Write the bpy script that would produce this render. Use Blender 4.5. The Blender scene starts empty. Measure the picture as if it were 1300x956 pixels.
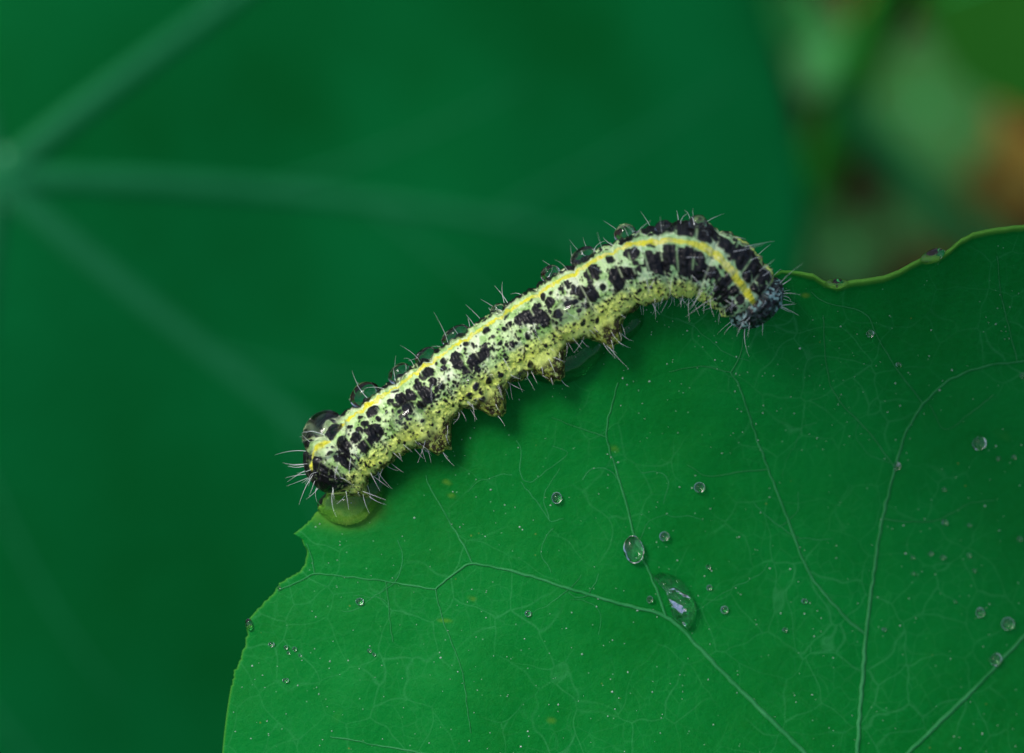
import bpy, math, random
import numpy as np
from mathutils import Vector, Matrix

random.seed(7)
rng = np.random.default_rng(7)
scene = bpy.context.scene
scene.unit_settings.system = 'METRIC'
scene.unit_settings.scale_length = 0.01          # one unit is one centimetre: a macro scene
col = scene.collection
R = math.radians

# ------------------------------------------------------------------ camera
PITCH = R(60)                                    # camera looks down at 60 degrees
UP = np.array([0, math.sin(PITCH), math.cos(PITCH)])
BACK = np.array([0, -math.cos(PITCH), math.sin(PITCH)])
BASIS = np.stack([np.array([1.0, 0, 0]), UP, BACK])   # rows: right, up, towards the lens
D = 18.06                                        # lens to the plane of the leaf, cm
cam_d = bpy.data.cameras.new('camera')
cam = bpy.data.objects.new('camera', cam_d); col.objects.link(cam)
cam.location = Vector(BACK * D)
cam.rotation_euler = (math.pi / 2 - PITCH, 0, 0)
cam_d.lens = 100; cam_d.sensor_width = 36; cam_d.sensor_fit = 'HORIZONTAL'
cam_d.clip_start = 0.1; cam_d.clip_end = 20000
cam_d.dof.use_dof = True
cam_d.dof.focus_distance = D - 0.16
cam_d.dof.aperture_fstop = 0.145
cam_d.dof.aperture_blades = 0
scene.camera = cam

# ------------------------------------------------------------------ sky, sun, exposure
SUN_DIR = Vector(np.array([-0.40, 0.50, 0.82]) @ BASIS).normalized()   # from the leaf to the sun
world = bpy.data.worlds.new('World'); scene.world = world; world.use_nodes = True
wn = world.node_tree; wn.nodes.clear()
sky = wn.nodes.new('ShaderNodeTexSky'); sky.sky_type = 'NISHITA'; sky.sun_disc = False
sky.sun_elevation = math.asin(SUN_DIR.z)
sky.sun_rotation = math.atan2(SUN_DIR.x, SUN_DIR.y)
sky.dust_density = 3.0; sky.ozone_density = 1.0
bg = wn.nodes.new('ShaderNodeBackground'); bg.inputs['Strength'].default_value = 0.10
wo = wn.nodes.new('ShaderNodeOutputWorld')
wn.links.new(sky.outputs[0], bg.inputs[0]); wn.links.new(bg.outputs[0], wo.inputs[0])
sun_d = bpy.data.lights.new('sun', 'SUN'); sun_d.energy = 1.5; sun_d.angle = R(18)
sun_d.color = (1.0, 0.96, 0.9)
sun = bpy.data.objects.new('sun', sun_d); col.objects.link(sun)
sun.location = Vector(SUN_DIR) * 300
sun.rotation_euler = SUN_DIR.to_track_quat('Z', 'Y').to_euler()
scene.view_settings.view_transform = 'Standard'; scene.view_settings.look = 'None'
scene.view_settings.exposure = 0.55; scene.view_settings.gamma = 1.0
scene.view_settings.use_curve_mapping = False
scene.render.engine = 'CYCLES'
cy = scene.cycles
cy.use_denoising = True; cy.max_bounces = 16; cy.transmission_bounces = 12
cy.diffuse_bounces = 4; cy.glossy_bounces = 6; cy.transparent_max_bounces = 8
cy.caustics_refractive = True; cy.caustics_reflective = True; cy.blur_glossy = 0.4
cy.sample_clamp_indirect = 8.0

# ------------------------------------------------------------------ helpers
def lin(*c):
    """sRGB 0..255 -> linear"""
    c = np.asarray(c, float) / 255.0
    return np.where(c <= 0.04045, c / 12.92, ((c + 0.055) / 1.055) ** 2.4)

def uv_at(x, y, w=0.0):
    """picture position x, y (1300 x 956 grid) at height w over the focal plane -> right, up, towards lens"""
    k = (D - w) / D
    return np.array([(x - 650) / 200 * k, (478 - y) / 200 * k, w])

def to_world(P):
    return np.asarray(P, float) @ BASIS

def hash2(ix, iy, seed):
    n = (ix.astype(np.int64) * 374761393 + iy.astype(np.int64) * 668265263 + seed * 974634777) & 0xffffffff
    n = ((n ^ (n >> 13)) * 1274126177) & 0xffffffff
    n = (n ^ (n >> 16)) & 0xffffffff
    return n / 4294967295.0

def vnoise(x, y, seed=0):
    x = np.asarray(x, float); y = np.asarray(y, float)
    x0 = np.floor(x); y0 = np.floor(y); fx = x - x0; fy = y - y0
    fx = fx * fx * (3 - 2 * fx); fy = fy * fy * (3 - 2 * fy)
    ix = x0.astype(np.int64); iy = y0.astype(np.int64)
    a = hash2(ix, iy, seed); b = hash2(ix + 1, iy, seed)
    c = hash2(ix, iy + 1, seed); d = hash2(ix + 1, iy + 1, seed)
    return (a * (1 - fx) + b * fx) * (1 - fy) + (c * (1 - fx) + d * fx) * fy

def fbm(x, y, seed=0, o=3):
    s = 0; a = 0.5; t = 0
    for i in range(o):
        s = s + a * vnoise(x * 2 ** i, y * 2 ** i, seed + 17 * i); t += a; a *= 0.5
    return s / t

def sstep(a, b, x):
    t = np.clip((x - a) / (b - a), 0, 1)
    return t * t * (3 - 2 * t)

def tag(o, label=None, cat=None, group=None, kind=None):
    if label: o['label'] = label
    if cat: o['category'] = cat
    if group: o['group'] = group
    if kind: o['kind'] = kind
    return o

def thing(name, loc_uvw, label, cat, group=None):
    o = bpy.data.objects.new(name, None); col.objects.link(o)
    o.empty_display_size = 0.2
    o.location = Vector(to_world(loc_uvw))
    return tag(o, label, cat, group)

def mk(name, P, faces, m, parent=None, color=None, smooth=True, extra=None, world_coords=False):
    """P: n x 3 in the leaf frame (right, up, towards lens); faces: m x 3 / m x 4 array or list"""
    W = np.asarray(P, float) if world_coords else to_world(P)
    o_loc = np.array(parent.location) if parent is not None else np.zeros(3)
    me = bpy.data.meshes.new(name)
    V = W - o_loc
    if parent is None:
        o_loc = V.mean(axis=0); V = V - o_loc
    if isinstance(faces, np.ndarray):
        nf, k = faces.shape
        me.vertices.add(len(V)); me.vertices.foreach_set('co', V.astype(np.float32).ravel())
        me.loops.add(nf * k); me.loops.foreach_set('vertex_index', faces.astype(np.int32).ravel())
        me.polygons.add(nf); me.polygons.foreach_set('loop_start', np.arange(0, nf * k, k, dtype=np.int32))
        me.polygons.foreach_set('loop_total', np.full(nf, k, dtype=np.int32))
        me.update(calc_edges=True)
    else:
        me.from_pydata(V.tolist(), [], faces)
    if smooth:
        me.polygons.foreach_set('use_smooth', np.ones(len(me.polygons), dtype=bool))
    if color is not None:
        ca = me.color_attributes.new('pattern', 'FLOAT_COLOR', 'POINT')
        c4 = np.ones((len(V), 4), np.float32); c4[:, :3] = color
        ca.data.foreach_set('color', c4.ravel())
    if extra is not None:
        for n, arr in extra.items():
            at_ = me.attributes.new(n, 'FLOAT', 'POINT'); at_.data.foreach_set('value', np.asarray(arr, np.float32))
    me.validate()
    if m.name.startswith('water'): outward(me)
    me.materials.append(m)
    o = bpy.data.objects.new(name, me); col.objects.link(o)
    if parent is not None:
        o.parent = parent
    else:
        o.location = Vector(o_loc)
    return o

def outward(me):
    import bmesh
    b = bmesh.new(); b.from_mesh(me); bmesh.ops.recalc_face_normals(b, faces=b.faces); b.to_mesh(me); b.free()

def grid_faces(n, m, wrap=False):
    i = np.arange(n - 1)[:, None]; j = np.arange(m if wrap else m - 1)[None, :]
    j2 = (j + 1) % m
    a = i * m + j; b = (i + 1) * m + j; c = (i + 1) * m + j2; d = i * m + j2
    return np.stack([a, b, c, d], -1).reshape(-1, 4)

def catmull(P, step):
    P = np.asarray(P, float)
    Q = np.vstack([2 * P[0] - P[1], P, 2 * P[-1] - P[-2]])
    out = []
    for i in range(1, len(Q) - 2):
        n = max(2, int(np.linalg.norm(Q[i + 1][:2] - Q[i][:2]) / step))
        t = np.linspace(0, 1, n, endpoint=False)[:, None]
        p0, p1, p2, p3 = Q[i - 1], Q[i], Q[i + 1], Q[i + 2]
        out.append(0.5 * ((2 * p1) + (-p0 + p2) * t + (2 * p0 - 5 * p1 + 4 * p2 - p3) * t ** 2 + (-p0 + 3 * p1 - 3 * p2 + p3) * t ** 3))
    out.append(Q[-2][None])
    return np.vstack(out)

def tube(P, rad, k=8):
    """tube along points P (n x 3) with radii rad -> verts, quad faces"""
    P = np.asarray(P, float); n = len(P)
    T = np.gradient(P, axis=0); T /= np.linalg.norm(T, axis=1)[:, None] + 1e-12
    ref = np.array([0.13, 0.21, 0.97]); A = np.cross(T, ref); A /= np.linalg.norm(A, axis=1)[:, None] + 1e-9
    B = np.cross(T, A)
    th = np.linspace(0, 2 * np.pi, k, endpoint=False)
    rad = np.broadcast_to(rad, (n,))
    V = P[:, None] + rad[:, None, None] * (A[:, None] * np.cos(th)[None, :, None] + B[:, None] * np.sin(th)[None, :, None])
    return V.reshape(-1, 3), grid_faces(n, k, True)

class NT:
    """small wrapper for building a material"""
    def __init__(self, name):
        self.m = bpy.data.materials.new(name); self.m.use_nodes = True
        self.t = self.m.node_tree; self.p = self.t.nodes['Principled BSDF']
    def n(self, kind, **kw):
        x = self.t.nodes.new(kind)
        for k, v in kw.items():
            if k.startswith('i_'):
                key = k[2:]
                x.inputs[int(key) if key.isdigit() else key.replace('_', ' ')].default_value = v
            else: setattr(x, k, v)
        return x
    def l(self, a, b): self.t.links.new(a, b); return self
    def coord(self): return self.n('ShaderNodeTexCoord').outputs['Object']
    def noise(self, scale, detail=3, rough=0.55, vec=None):
        x = self.n('ShaderNodeTexNoise'); x.inputs['Scale'].default_value = scale
        x.inputs['Detail'].default_value = detail; x.inputs['Roughness'].default_value = rough
        self.l(vec or self.coord(), x.inputs['Vector']); return x.outputs['Fac']
    def ramp(self, fac, *stops):
        x = self.n('ShaderNodeValToRGB'); e = x.color_ramp.elements
        while len(e) < len(stops): e.new(0.5)
        for el, (p, c) in zip(e, stops):
            el.position = p; el.color = (*c, 1) if not np.isscalar(c) else (c, c, c, 1)
        self.l(fac, x.inputs[0]); return x.outputs[0]
    def mix(self, fac, a, b, mode='MIX'):
        x = self.n('ShaderNodeMix'); x.data_type = 'RGBA'; x.blend_type = mode
        for sock, val in ((x.inputs[0], fac), (x.inputs[6], a), (x.inputs[7], b)):
            if hasattr(val, 'is_linked'): self.l(val, sock)
            elif np.isscalar(val): sock.default_value = val
            else: sock.default_value = (*val, 1)
        return x.outputs[2]
    def bump(self, height, strength, dist):
        b = self.n('ShaderNodeBump'); b.inputs['Strength'].default_value = strength; b.inputs['Distance'].default_value = dist
        self.l(height, b.inputs['Height']); self.l(b.outputs[0], self.p.inputs['Normal'])
    def base(self, c):
        s = self.p.inputs['Base Color']
        if hasattr(c, 'is_linked'): self.l(c, s)
        else: s.default_value = (*c, 1)
    def set(self, **kw):
        for k, v in kw.items(): self.p.inputs[k.replace('_', ' ')].default_value = v

# ------------------------------------------------------------------ materials
def mat_water():
    t = NT('water')
    t.base((1, 1, 1)); t.set(Roughness=0.0, IOR=1.333, Transmission_Weight=1.0)
    return t.m

def mat_front_leaf():
    t = NT('front_leaf_skin'); co = t.coord()
    big = t.noise(0.7, 5, 0.6, co); fine = t.noise(26, 4, 0.65, co)
    c = t.ramp(big, (0.32, (0.0006, 0.136, 0.012)), (0.70, (0.0014, 0.198, 0.026)))
    c = t.mix(t.ramp(fine, (0.38, 0.0), (0.72, 0.30)), c, (0.003, 0.22, 0.038))
    # finest veins: faint net
    wv = t.n('ShaderNodeVectorMath', operation='ADD')
    nz = t.n('ShaderNodeTexNoise'); nz.inputs['Scale'].default_value = 2.2; t.l(co, nz.inputs['Vector'])
    sc_ = t.n('ShaderNodeVectorMath', operation='SCALE'); sc_.inputs['Scale'].default_value = 0.28
    t.l(nz.outputs['Color'], sc_.inputs[0]); t.l(co, wv.inputs[0]); t.l(sc_.outputs[0], wv.inputs[1])
    for s, amt, wd in ((3.2, 0.27, 0.022), (9.0, 0.11, 0.05)):
        v = t.n('ShaderNodeTexVoronoi', feature='DISTANCE_TO_EDGE'); v.inputs['Scale'].default_value = s
        t.l(wv.outputs[0], v.inputs['Vector'])
        mask = t.ramp(v.outputs['Distance'], (0.0, amt), (wd, 0.0))
        patch = t.ramp(t.noise(1.3, 2, 0.5, co), (0.40, 0.0), (0.62, 1.0))
        c = t.mix(t.mix(1.0, mask, patch, 'MULTIPLY'), c, (0.06, 0.34, 0.12))
    # pale and brown flecks
    for s, thr, cc in ((19, 0.10, (0.16, 0.36, 0.20)), (7.5, 0.055, (0.13, 0.20, 0.03))):
        v = t.n('ShaderNodeTexVoronoi'); v.inputs['Scale'].default_value = s; v.inputs['Randomness'].default_value = 1.0
        t.l(co, v.inputs['Vector'])
        keep = t.ramp(v.outputs['Color'], (0.62, 0.0), (0.66, 0.8))
        c = t.mix(t.mix(1.0, t.ramp(v.outputs['Distance'], (thr * 0.5, 1.0), (thr, 0.0)), keep, 'MULTIPLY'), c, cc)
    rim = t.n('ShaderNodeAttribute', attribute_name='rim')
    c = t.mix(rim.outputs['Fac'], c, (0.12, 0.36, 0.04))
    ye = t.n('ShaderNodeAttribute', attribute_name='yellowed')
    c = t.mix(ye.outputs['Fac'], c, t.ramp(t.noise(9, 3, 0.6, co), (0.40, (0.085, 0.26, 0.014)), (0.66, (0.17, 0.30, 0.03)), (0.72, (0.15, 0.09, 0.02))))
    t.base(c)
    t.set(Roughness=0.5, Specular_IOR_Level=0.06)
    t.bump(t.noise(16, 6, 0.7, co), 0.4, 0.03)
    return t.m

def mat_leaf(name, a, b, rough=0.6, spec=0.05, scale=0.6):
    t = NT(name); co = t.coord()
    c = t.ramp(t.noise(scale, 4, 0.6, co), (0.32, a), (0.68, b)); t.base(c)
    t.set(Roughness=rough, Specular_IOR_Level=spec)
    t.bump(t.noise(6, 3, 0.6, co), 0.2, 0.05)
    return t.m

def mat_vein(name, a, b):
    t = NT(name); co = t.coord()
    t.base(t.ramp(t.noise(7, 4, 0.6, co), (0.3, a), (0.75, b))); t.set(Roughness=0.55, Specular_IOR_Level=0.2)
    return t.m

def mat_body():
    t = NT('caterpillar_skin')
    a = t.n('ShaderNodeAttribute', attribute_name='pattern'); co = t.coord()
    c = t.mix(t.ramp(t.noise(60, 3, 0.6, co), (0.3, 0.0), (0.8, 0.35)), a.outputs['Color'], (0.85, 0.85, 0.85), 'MULTIPLY')
    be = t.n('ShaderNodeAttribute', attribute_name='belly')
    c = t.mix(t.mix(1.0, t.ramp(t.noise(26, 3, 0.7, co), (0.44, 0.0), (0.50, 1.0)), be.outputs['Color'], 'MULTIPLY'), c, tuple(lin(50, 42, 18)))
    c = t.mix(t.mix(1.0, t.ramp(t.noise(38, 3, 0.7, co), (0.56, 0.0), (0.62, 0.9)), be.outputs['Color'], 'MULTIPLY'), c, tuple(lin(176, 196, 106)))
    t.base(c); t.set(Roughness=0.42, Specular_IOR_Level=0.2, Coat_Weight=0.32, Coat_Roughness=0.05)
    t.bump(t.noise(45, 4, 0.65, co), 0.6, 0.02)
    return t.m

def mat_hair():
    t = NT('bristle'); t.base(t.ramp(t.noise(20), (0.3, (0.84, 0.88, 0.86)), (0.7, (0.93, 0.95, 0.94))))
    t.set(Roughness=0.3, Specular_IOR_Level=0.5); return t.m

def mat_speck():
    t = NT('pale_dust'); t.base(t.ramp(t.noise(30), (0.3, (0.16, 0.34, 0.20)), (0.7, (0.70, 0.80, 0.70))))
    t.set(Roughness=0.35, Specular_IOR_Level=0.5); return t.m

def mat_soil():
    t = NT('soil'); co = t.coord()
    c = t.ramp(t.noise(0.35, 6, 0.7, co), (0.3, (0.006, 0.004, 0.002)), (0.55, (0.028, 0.017, 0.007)), (0.75, (0.075, 0.045, 0.016)))
    t.base(c); t.set(Roughness=0.95, Specular_IOR_Level=0.1); t.bump(t.noise(1.6, 6, 0.7, co), 1.0, 0.8)
    return t.m

M = dict(
    water=mat_water(), front=mat_front_leaf(),
    vein=mat_vein('front_vein', (0.011, 0.20, 0.042), (0.04, 0.28, 0.085)),
    fine_vein=mat_vein('fine_vein', (0.005, 0.17, 0.034), (0.035, 0.26, 0.085)),
    back=mat_leaf('back_leaf_skin', (0.0006, 0.090, 0.014), (0.0014, 0.138, 0.032), 0.6, 0.03, 0.28),
    back_vein=mat_vein('back_vein', (0.005, 0.150, 0.045), (0.010, 0.185, 0.060)),
    hub=mat_vein('leaf_hub', (0.12, 0.46, 0.22), (0.18, 0.52, 0.28)),
    body=mat_body(), hair=mat_hair(), speck=mat_speck(), soil=mat_soil(),
    dark=mat_leaf('dark_leaf_skin', (0.005, 0.075, 0.003), (0.009, 0.095, 0.005)),
    pale=mat_leaf('pale_leaf_skin', (0.04, 0.17, 0.035), (0.065, 0.20, 0.06)),
    mint=mat_leaf('mint_leaf_skin', (0.05, 0.24, 0.06), (0.07, 0.28, 0.09)),
    orange=mat_leaf('withered_leaf_skin', (0.21, 0.14, 0.022), (0.29, 0.19, 0.035)),
    brown=mat_leaf('dead_leaf_skin', (0.13, 0.075, 0.012), (0.20, 0.115, 0.03)),
    stem=mat_leaf('stem_skin', (0.03, 0.36, 0.03), (0.04, 0.40, 0.04)),
    stem2=mat_leaf('light_stem_skin', (0.035, 0.38, 0.08), (0.05, 0.45, 0.11)),
)

# ------------------------------------------------------------------ ground
g = 6000
GZ = -27.0
n = 61
gx = np.sign(np.linspace(-1, 1, n)) * np.abs(np.linspace(-1, 1, n)) ** 3 * g
GX, GY = np.meshgrid(gx, gx, indexing='ij')
GH = GZ + (fbm(GX / 9, GY / 9, 3) - 0.5) * 3.0 * np.exp(-(GX ** 2 + GY ** 2) / 300 ** 2)
ground = mk('ground', np.stack([GX, GY, GH], -1).reshape(-1, 3), grid_faces(n, n)[:, ::-1], M['soil'], world_coords=True)
tag(ground, 'dark brown garden soil far below the leaves', kind='structure')

# ------------------------------------------------------------------ front leaf
HUB = np.array([1085.0, 1020.0])
# caterpillar spine in picture coordinates, tail to head: x, y, radius px, dorsal angle (deg from lens towards picture top), height over leaf
SPINE = np.array([
    (410, 624, 36, 42, 0.20), (424, 598, 42, 48, 0.19), (446, 573, 42, 51, 0.17), (478, 549, 42, 53, 0.16), (520, 520, 41, 53, 0.15),
    (570, 485, 41, 53, 0.15), (630, 446, 42, 53, 0.15), (690, 409, 43, 52, 0.15), (750, 373, 43, 50, 0.16),
    (800, 347, 44, 48, 0.17), (845, 332, 45, 35, 0.19), (885, 330, 45, 20, 0.21), (918, 344, 44, 5, 0.22),
    (945, 368, 41, -6, 0.22), (962, 386, 38, -10, 0.21), (976, 402, 34, -10, 0.20)], float)
EDGE_LEFT = [(292, 872), (297, 856), (301, 845), (306, 832), (314, 806), (313, 797), (316, 789), (325, 776), (334, 764), (347, 754), (356, 741), (368, 733), (378, 727),
             (386, 717), (388, 706), (387, 694), (384, 685), (373, 678), (380, 671), (392, 662), (402, 652)]
EDGE_RIGHT = [(980, 350), (992, 343), (1010, 344), (1032, 347), (1046, 356), (1062, 361), (1078, 356), (1104, 353), (1124, 349), (1142, 342), (1158, 333),
              (1172, 326), (1192, 325), (1206, 315), (1220, 303), (1236, 295), (1258, 290), (1300, 285), (1345, 276)]
# the hidden edge runs along the belly
sp = SPINE[:, :2]
tg = np.gradient(sp, axis=0); tg /= np.linalg.norm(tg, axis=1)[:, None]
nrm = np.stack([-tg[:, 1], tg[:, 0]], -1)
mid = [tuple(sp[i] + nrm[i] * 26) for i in range(2, 10)] + [(842, 360), (880, 356), (920, 356), (950, 355)]
EDGE = np.array(EDGE_LEFT + mid + EDGE_RIGHT, float)
dE = EDGE - HUB
ang_e = np.arctan2(-dE[:, 1], dE[:, 0]); rad_e = np.hypot(dE[:, 0], dE[:, 1])
o_ = np.argsort(ang_e); ang_e = ang_e[o_]; rad_e = rad_e[o_]

def leaf_w(x, y):
    """height of the front leaf (cm) over picture position x, y: a softly twisted, cupped sheet"""
    x = np.asarray(x, float); y = np.asarray(y, float)
    u = (x - 650) / 200; v = (478 - y) / 200
    q = -0.63 * u + 0.77 * v; p = 0.77 * u + 0.63 * v
    k = -0.19 + 0.79 * sstep(-1.6, 2.0, p)
    q0 = np.interp(p, [-1.3, 0.4, 1.5, 3.1], [0.25, 0.10, -0.47, -1.3]) - 0.45
    w = k * np.tanh((q - q0) / 1.15) * 1.15 * 0.56
    # margin at the right turns up
    e = np.interp(np.arctan2(-(y - HUB[1]), x - HUB[0]), ang_e, rad_e) - np.hypot(x - HUB[0], y - HUB[1])
    w = w + 0.10 * np.exp(-np.clip(e, 0, None) / 55.0) * sstep(960, 1080, x)
    w = w + 0.05 * (fbm(x / 150 + 9, y / 150, 5, 2) - 0.5) + 0.022 * (fbm(x / 46 + 3, y / 46, 8, 2) - 0.5)
    return w

def leaf_pt(x, y, up=0.0):
    """point on the front leaf seen at picture position x, y, raised by up"""
    w = leaf_w(x, y) + up
    k = (D - w) / D
    return np.stack([(np.asarray(x, float) - 650) / 200 * k, (478 - np.asarray(y, float)) / 200 * k, w], -1)

front = thing('nasturtium_leaf', leaf_pt(HUB[0], HUB[1]), 'bright green round leaf with ragged margin and fine veins, carrying the caterpillar', 'leaf')
VEINS = [
    ([(1085, 1020), (1000, 935), (930, 866), (885, 820), (845, 783), (780, 765), (700, 740), (650, 725), (600, 716), (575, 730), (553, 748)], 10, 3.0),
    ([(553, 748), (520, 743), (490, 738), (430, 731), (400, 729), (380, 738), (352, 750)], 3.0, 1.4),
    ([(600, 716), (590, 695), (570, 660), (548, 622), (540, 604)], 2.8, 1.4),
    ([(400, 729), (395, 708), (388, 690)], 1.9, 1.1),
    ([(553, 748), (561, 785), (575, 820), (588, 862), (597, 930)], 1.9, 1.2),
    ([(490, 738), (493, 770), (498, 815)], 1.6, 0.8),
    ([(845, 783), (838, 760), (825, 728), (808, 690), (795, 640), (780, 590), (770, 555), (775, 520), (785, 485)], 5.0, 1.6),
    ([(770, 555), (740, 545), (700, 530)], 1.6, 0.8),
    ([(1085, 1020), (1092, 900), (1095, 866), (1100, 800), (1108, 740), (1118, 670), (1135, 600), (1150, 550), (1175, 510), (1210, 480), (1250, 465), (1290, 460), (1340, 455)], 9, 2.2),
    ([(1100, 806), (1075, 785), (1040, 745), (1020, 712), (1000, 660), (975, 595), (955, 540), (940, 495), (928, 473)], 5.5, 2.0),
    ([(928, 473), (940, 448), (946, 420)], 1.9, 1.0),
    ([(928, 473), (890, 465), (850, 472)], 1.5, 0.8),
    ([(1172, 512), (1140, 470), (1115, 430), (1098, 397), (1050, 385), (1030, 370)], 2.0, 1.2),
    ([(1292, 460), (1282, 420), (1270, 370), (1266, 325)], 1.9, 1.0),
    ([(1117, 658), (1150, 662), (1190, 660), (1230, 640), (1262, 635)], 1.8, 0.8),
    ([(1085, 1020), (1180, 930), (1245, 866), (1300, 808), (1380, 730), (1480, 640)], 9, 4),
    ([(975, 595), (935, 600), (900, 605), (872, 590)], 1.7, 0.8),
    ([(1045, 400), (1050, 470), (1065, 508), (1100, 545), (1135, 592)], 1.2, 1.5),
    ([(1262, 500), (1232, 525), (1200, 545), (1180, 512)], 1.2, 0.9),
    ([(1085, 1020), (900, 1010), (720, 980), (560, 960), (420, 935)], 8, 2),
    ([(1085, 1020), (1250, 1050), (1500, 1060), (1750, 1020)], 8, 2),
    ([(1085, 1020), (1000, 1200), (900, 1400), (820, 1600)], 8, 2),
    ([(1085, 1020), (1180, 1250), (1250, 1500), (1290, 1680)], 8, 2),
]
# blade: polar sheet, dense where seen
a_in = np.linspace(R(71), R(169.4), 1700)
a_out = np.linspace(R(169.4), R(431), 240)[1:-1]
A = np.concatenate([a_in, a_out])
r_in = np.interp(a_in, ang_e, rad_e)
r_in = r_in + ((vnoise(a_in * 90, a_in * 0, 11) - 0.5) * 3.0 + (vnoise(a_in * 260, a_in * 0, 12) - 0.5) * 2.0) * (0.2 + 0.8 * sstep(R(110), R(135), a_in))
f_ = np.linspace(0, 1, len(a_out))
r_out = r_in[-1] * (1 - f_) + r_in[0] * f_ + 25 * np.sin(f_ * 9) * np.sin(f_ * np.pi)
RR = np.concatenate([r_in, r_out])
t_ = np.concatenate([np.linspace(0.004, 0.93, 150), np.linspace(0.93, 1.0, 44)[1:]])
X = HUB[0] + np.cos(A)[None] * RR[None] * t_[:, None]
Y = HUB[1] - np.sin(A)[None] * RR[None] * t_[:, None]
edge_px = (1 - t_)[:, None] * RR[None]
right = sstep(965, 1040, X)
rimw = 2.2 + 5.0 * right
rim = sstep(rimw * 1.5, rimw * 0.5, edge_px) * (0.35 + 0.65 * right)
topP = leaf_pt(X, Y)
topP[..., 2] += 0.034 * right * np.exp(-((edge_px - rimw * 0.55) / (rimw * 0.7)) ** 2)
topP[..., 2] -= 0.02 * np.exp(-edge_px / 1.5)
from mathutils.kdtree import KDTree
vp = []
for pts, w0, w1 in VEINS:
    cp = catmull(pts, 4.0)
    vp += [(p[0], p[1], w0 + (w1 - w0) * i / len(cp)) for i, p in enumerate(cp)]
kd = KDTree(len(vp))
for i, p in enumerate(vp): kd.insert((p[0], p[1], 0), i)
kd.balance()
gro = np.zeros(X.size); xf = X.ravel(); yf = Y.ravel()
for i in np.nonzero((xf > 280) & (xf < 1320) & (yf < 975))[0]:
    _, k_, d_ = kd.find((xf[i], yf[i], 0))
    wv_ = 2.0 + vp[k_][2] * 1.4
    if d_ < wv_ * 4: gro[i] = 0.0013 * wv_ ** 0.6 * math.exp(-(d_ / (wv_ * 1.5)) ** 2)
topP[..., 2] -= gro.reshape(X.shape)
botP = topP.copy(); botP[..., 2] -= 0.016 + 0.022 * (1 - np.exp(-edge_px / 6.0))
nr, na = X.shape
yel_ = 0.75 * np.exp(-(np.hypot((X - 436) / 46, (Y - 640) / 30)) ** 4)
for (x_, y_, a_, b_, m_) in ((567, 612, 4.5, 3, 0.55), (573, 629, 4, 3, 0.5), (565, 788, 8, 2.5, 0.6), (600, 760, 4, 3, 0.4), (1023, 375, 5, 3, 0.6), (1272, 552, 4, 4, 0.4), (780, 570, 5, 4, 0.4), (430, 905, 7, 4, 0.5), (700, 915, 5, 4, 0.4)):
    yel_ = np.maximum(yel_, m_ * np.exp(-np.hypot((X - x_) / a_, (Y - y_) / b_) ** 3))
P_ = np.concatenate([topP.reshape(-1, 3), botP.reshape(-1, 3)])
F1 = grid_faces(nr, na, True); F2 = F1[:, ::-1] + nr * na
j = np.arange(na); a0 = (nr - 1) * na + j; a1 = (nr - 1) * na + (j + 1) % na
F3 = np.stack([a0, a0 + nr * na, a1 + nr * na, a1], -1)
i0 = j; i1 = (j + 1) % na
blade = mk('blade', P_, np.concatenate([F1, F2, F3]), M['front'], front, extra={'rim': np.concatenate([rim.ravel(), rim.ravel()]), 'yellowed': np.tile(yel_.ravel(), 2)})

def vein_mesh(pts_px, w0, w1, surf, lift=0.0, jitter=0.0, step=3.0, flat=False):
    """a low half-round ridge along a picture polyline, widths in px"""
    C = catmull(pts_px, step)
    if jitter:
        C = C + np.stack([vnoise(C[:, 0] / 9, C[:, 1] / 9, 31) - 0.5, vnoise(C[:, 0] / 9, C[:, 1] / 9, 32) - 0.5], -1) * jitter
    n = len(C)
    T = np.gradient(C, axis=0); T /= np.linalg.norm(T, axis=1)[:, None] + 1e-9
    N = np.stack([-T[:, 1], T[:, 0]], -1)
    wd = np.linspace(w0, w1, n) * 0.5 * (0.85 + 0.3 * vnoise(np.arange(n) * 0.25, 0 * np.arange(n), 3))
    off = np.array([-1, -0.72, -0.3, 0.3, 0.72, 1.0]); hh = np.array([-1.3, 0.0, 0.40, 0.40, 0.0, -1.3])
    if flat: hh = np.array([-0.4, 0.05, 0.2, 0.2, 0.05, -0.4])
    Q = C[:, None] + N[:, None] * (wd[:, None] * off[None])[..., None]
    V = surf(Q[..., 0], Q[..., 1], 0.0)
    V[..., 2] += (wd[:, None] / 200) * hh[None] * 1.0 + lift
    return V.reshape(-1, 3), grid_faces(n, 6)

for pts, w0, w1 in VEINS:
    V, F = vein_mesh(pts, w0 * 0.8, w1 * 0.95, leaf_pt, 0.002, 2.0)
    mk('vein', V, F, M['vein'], front)
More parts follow.
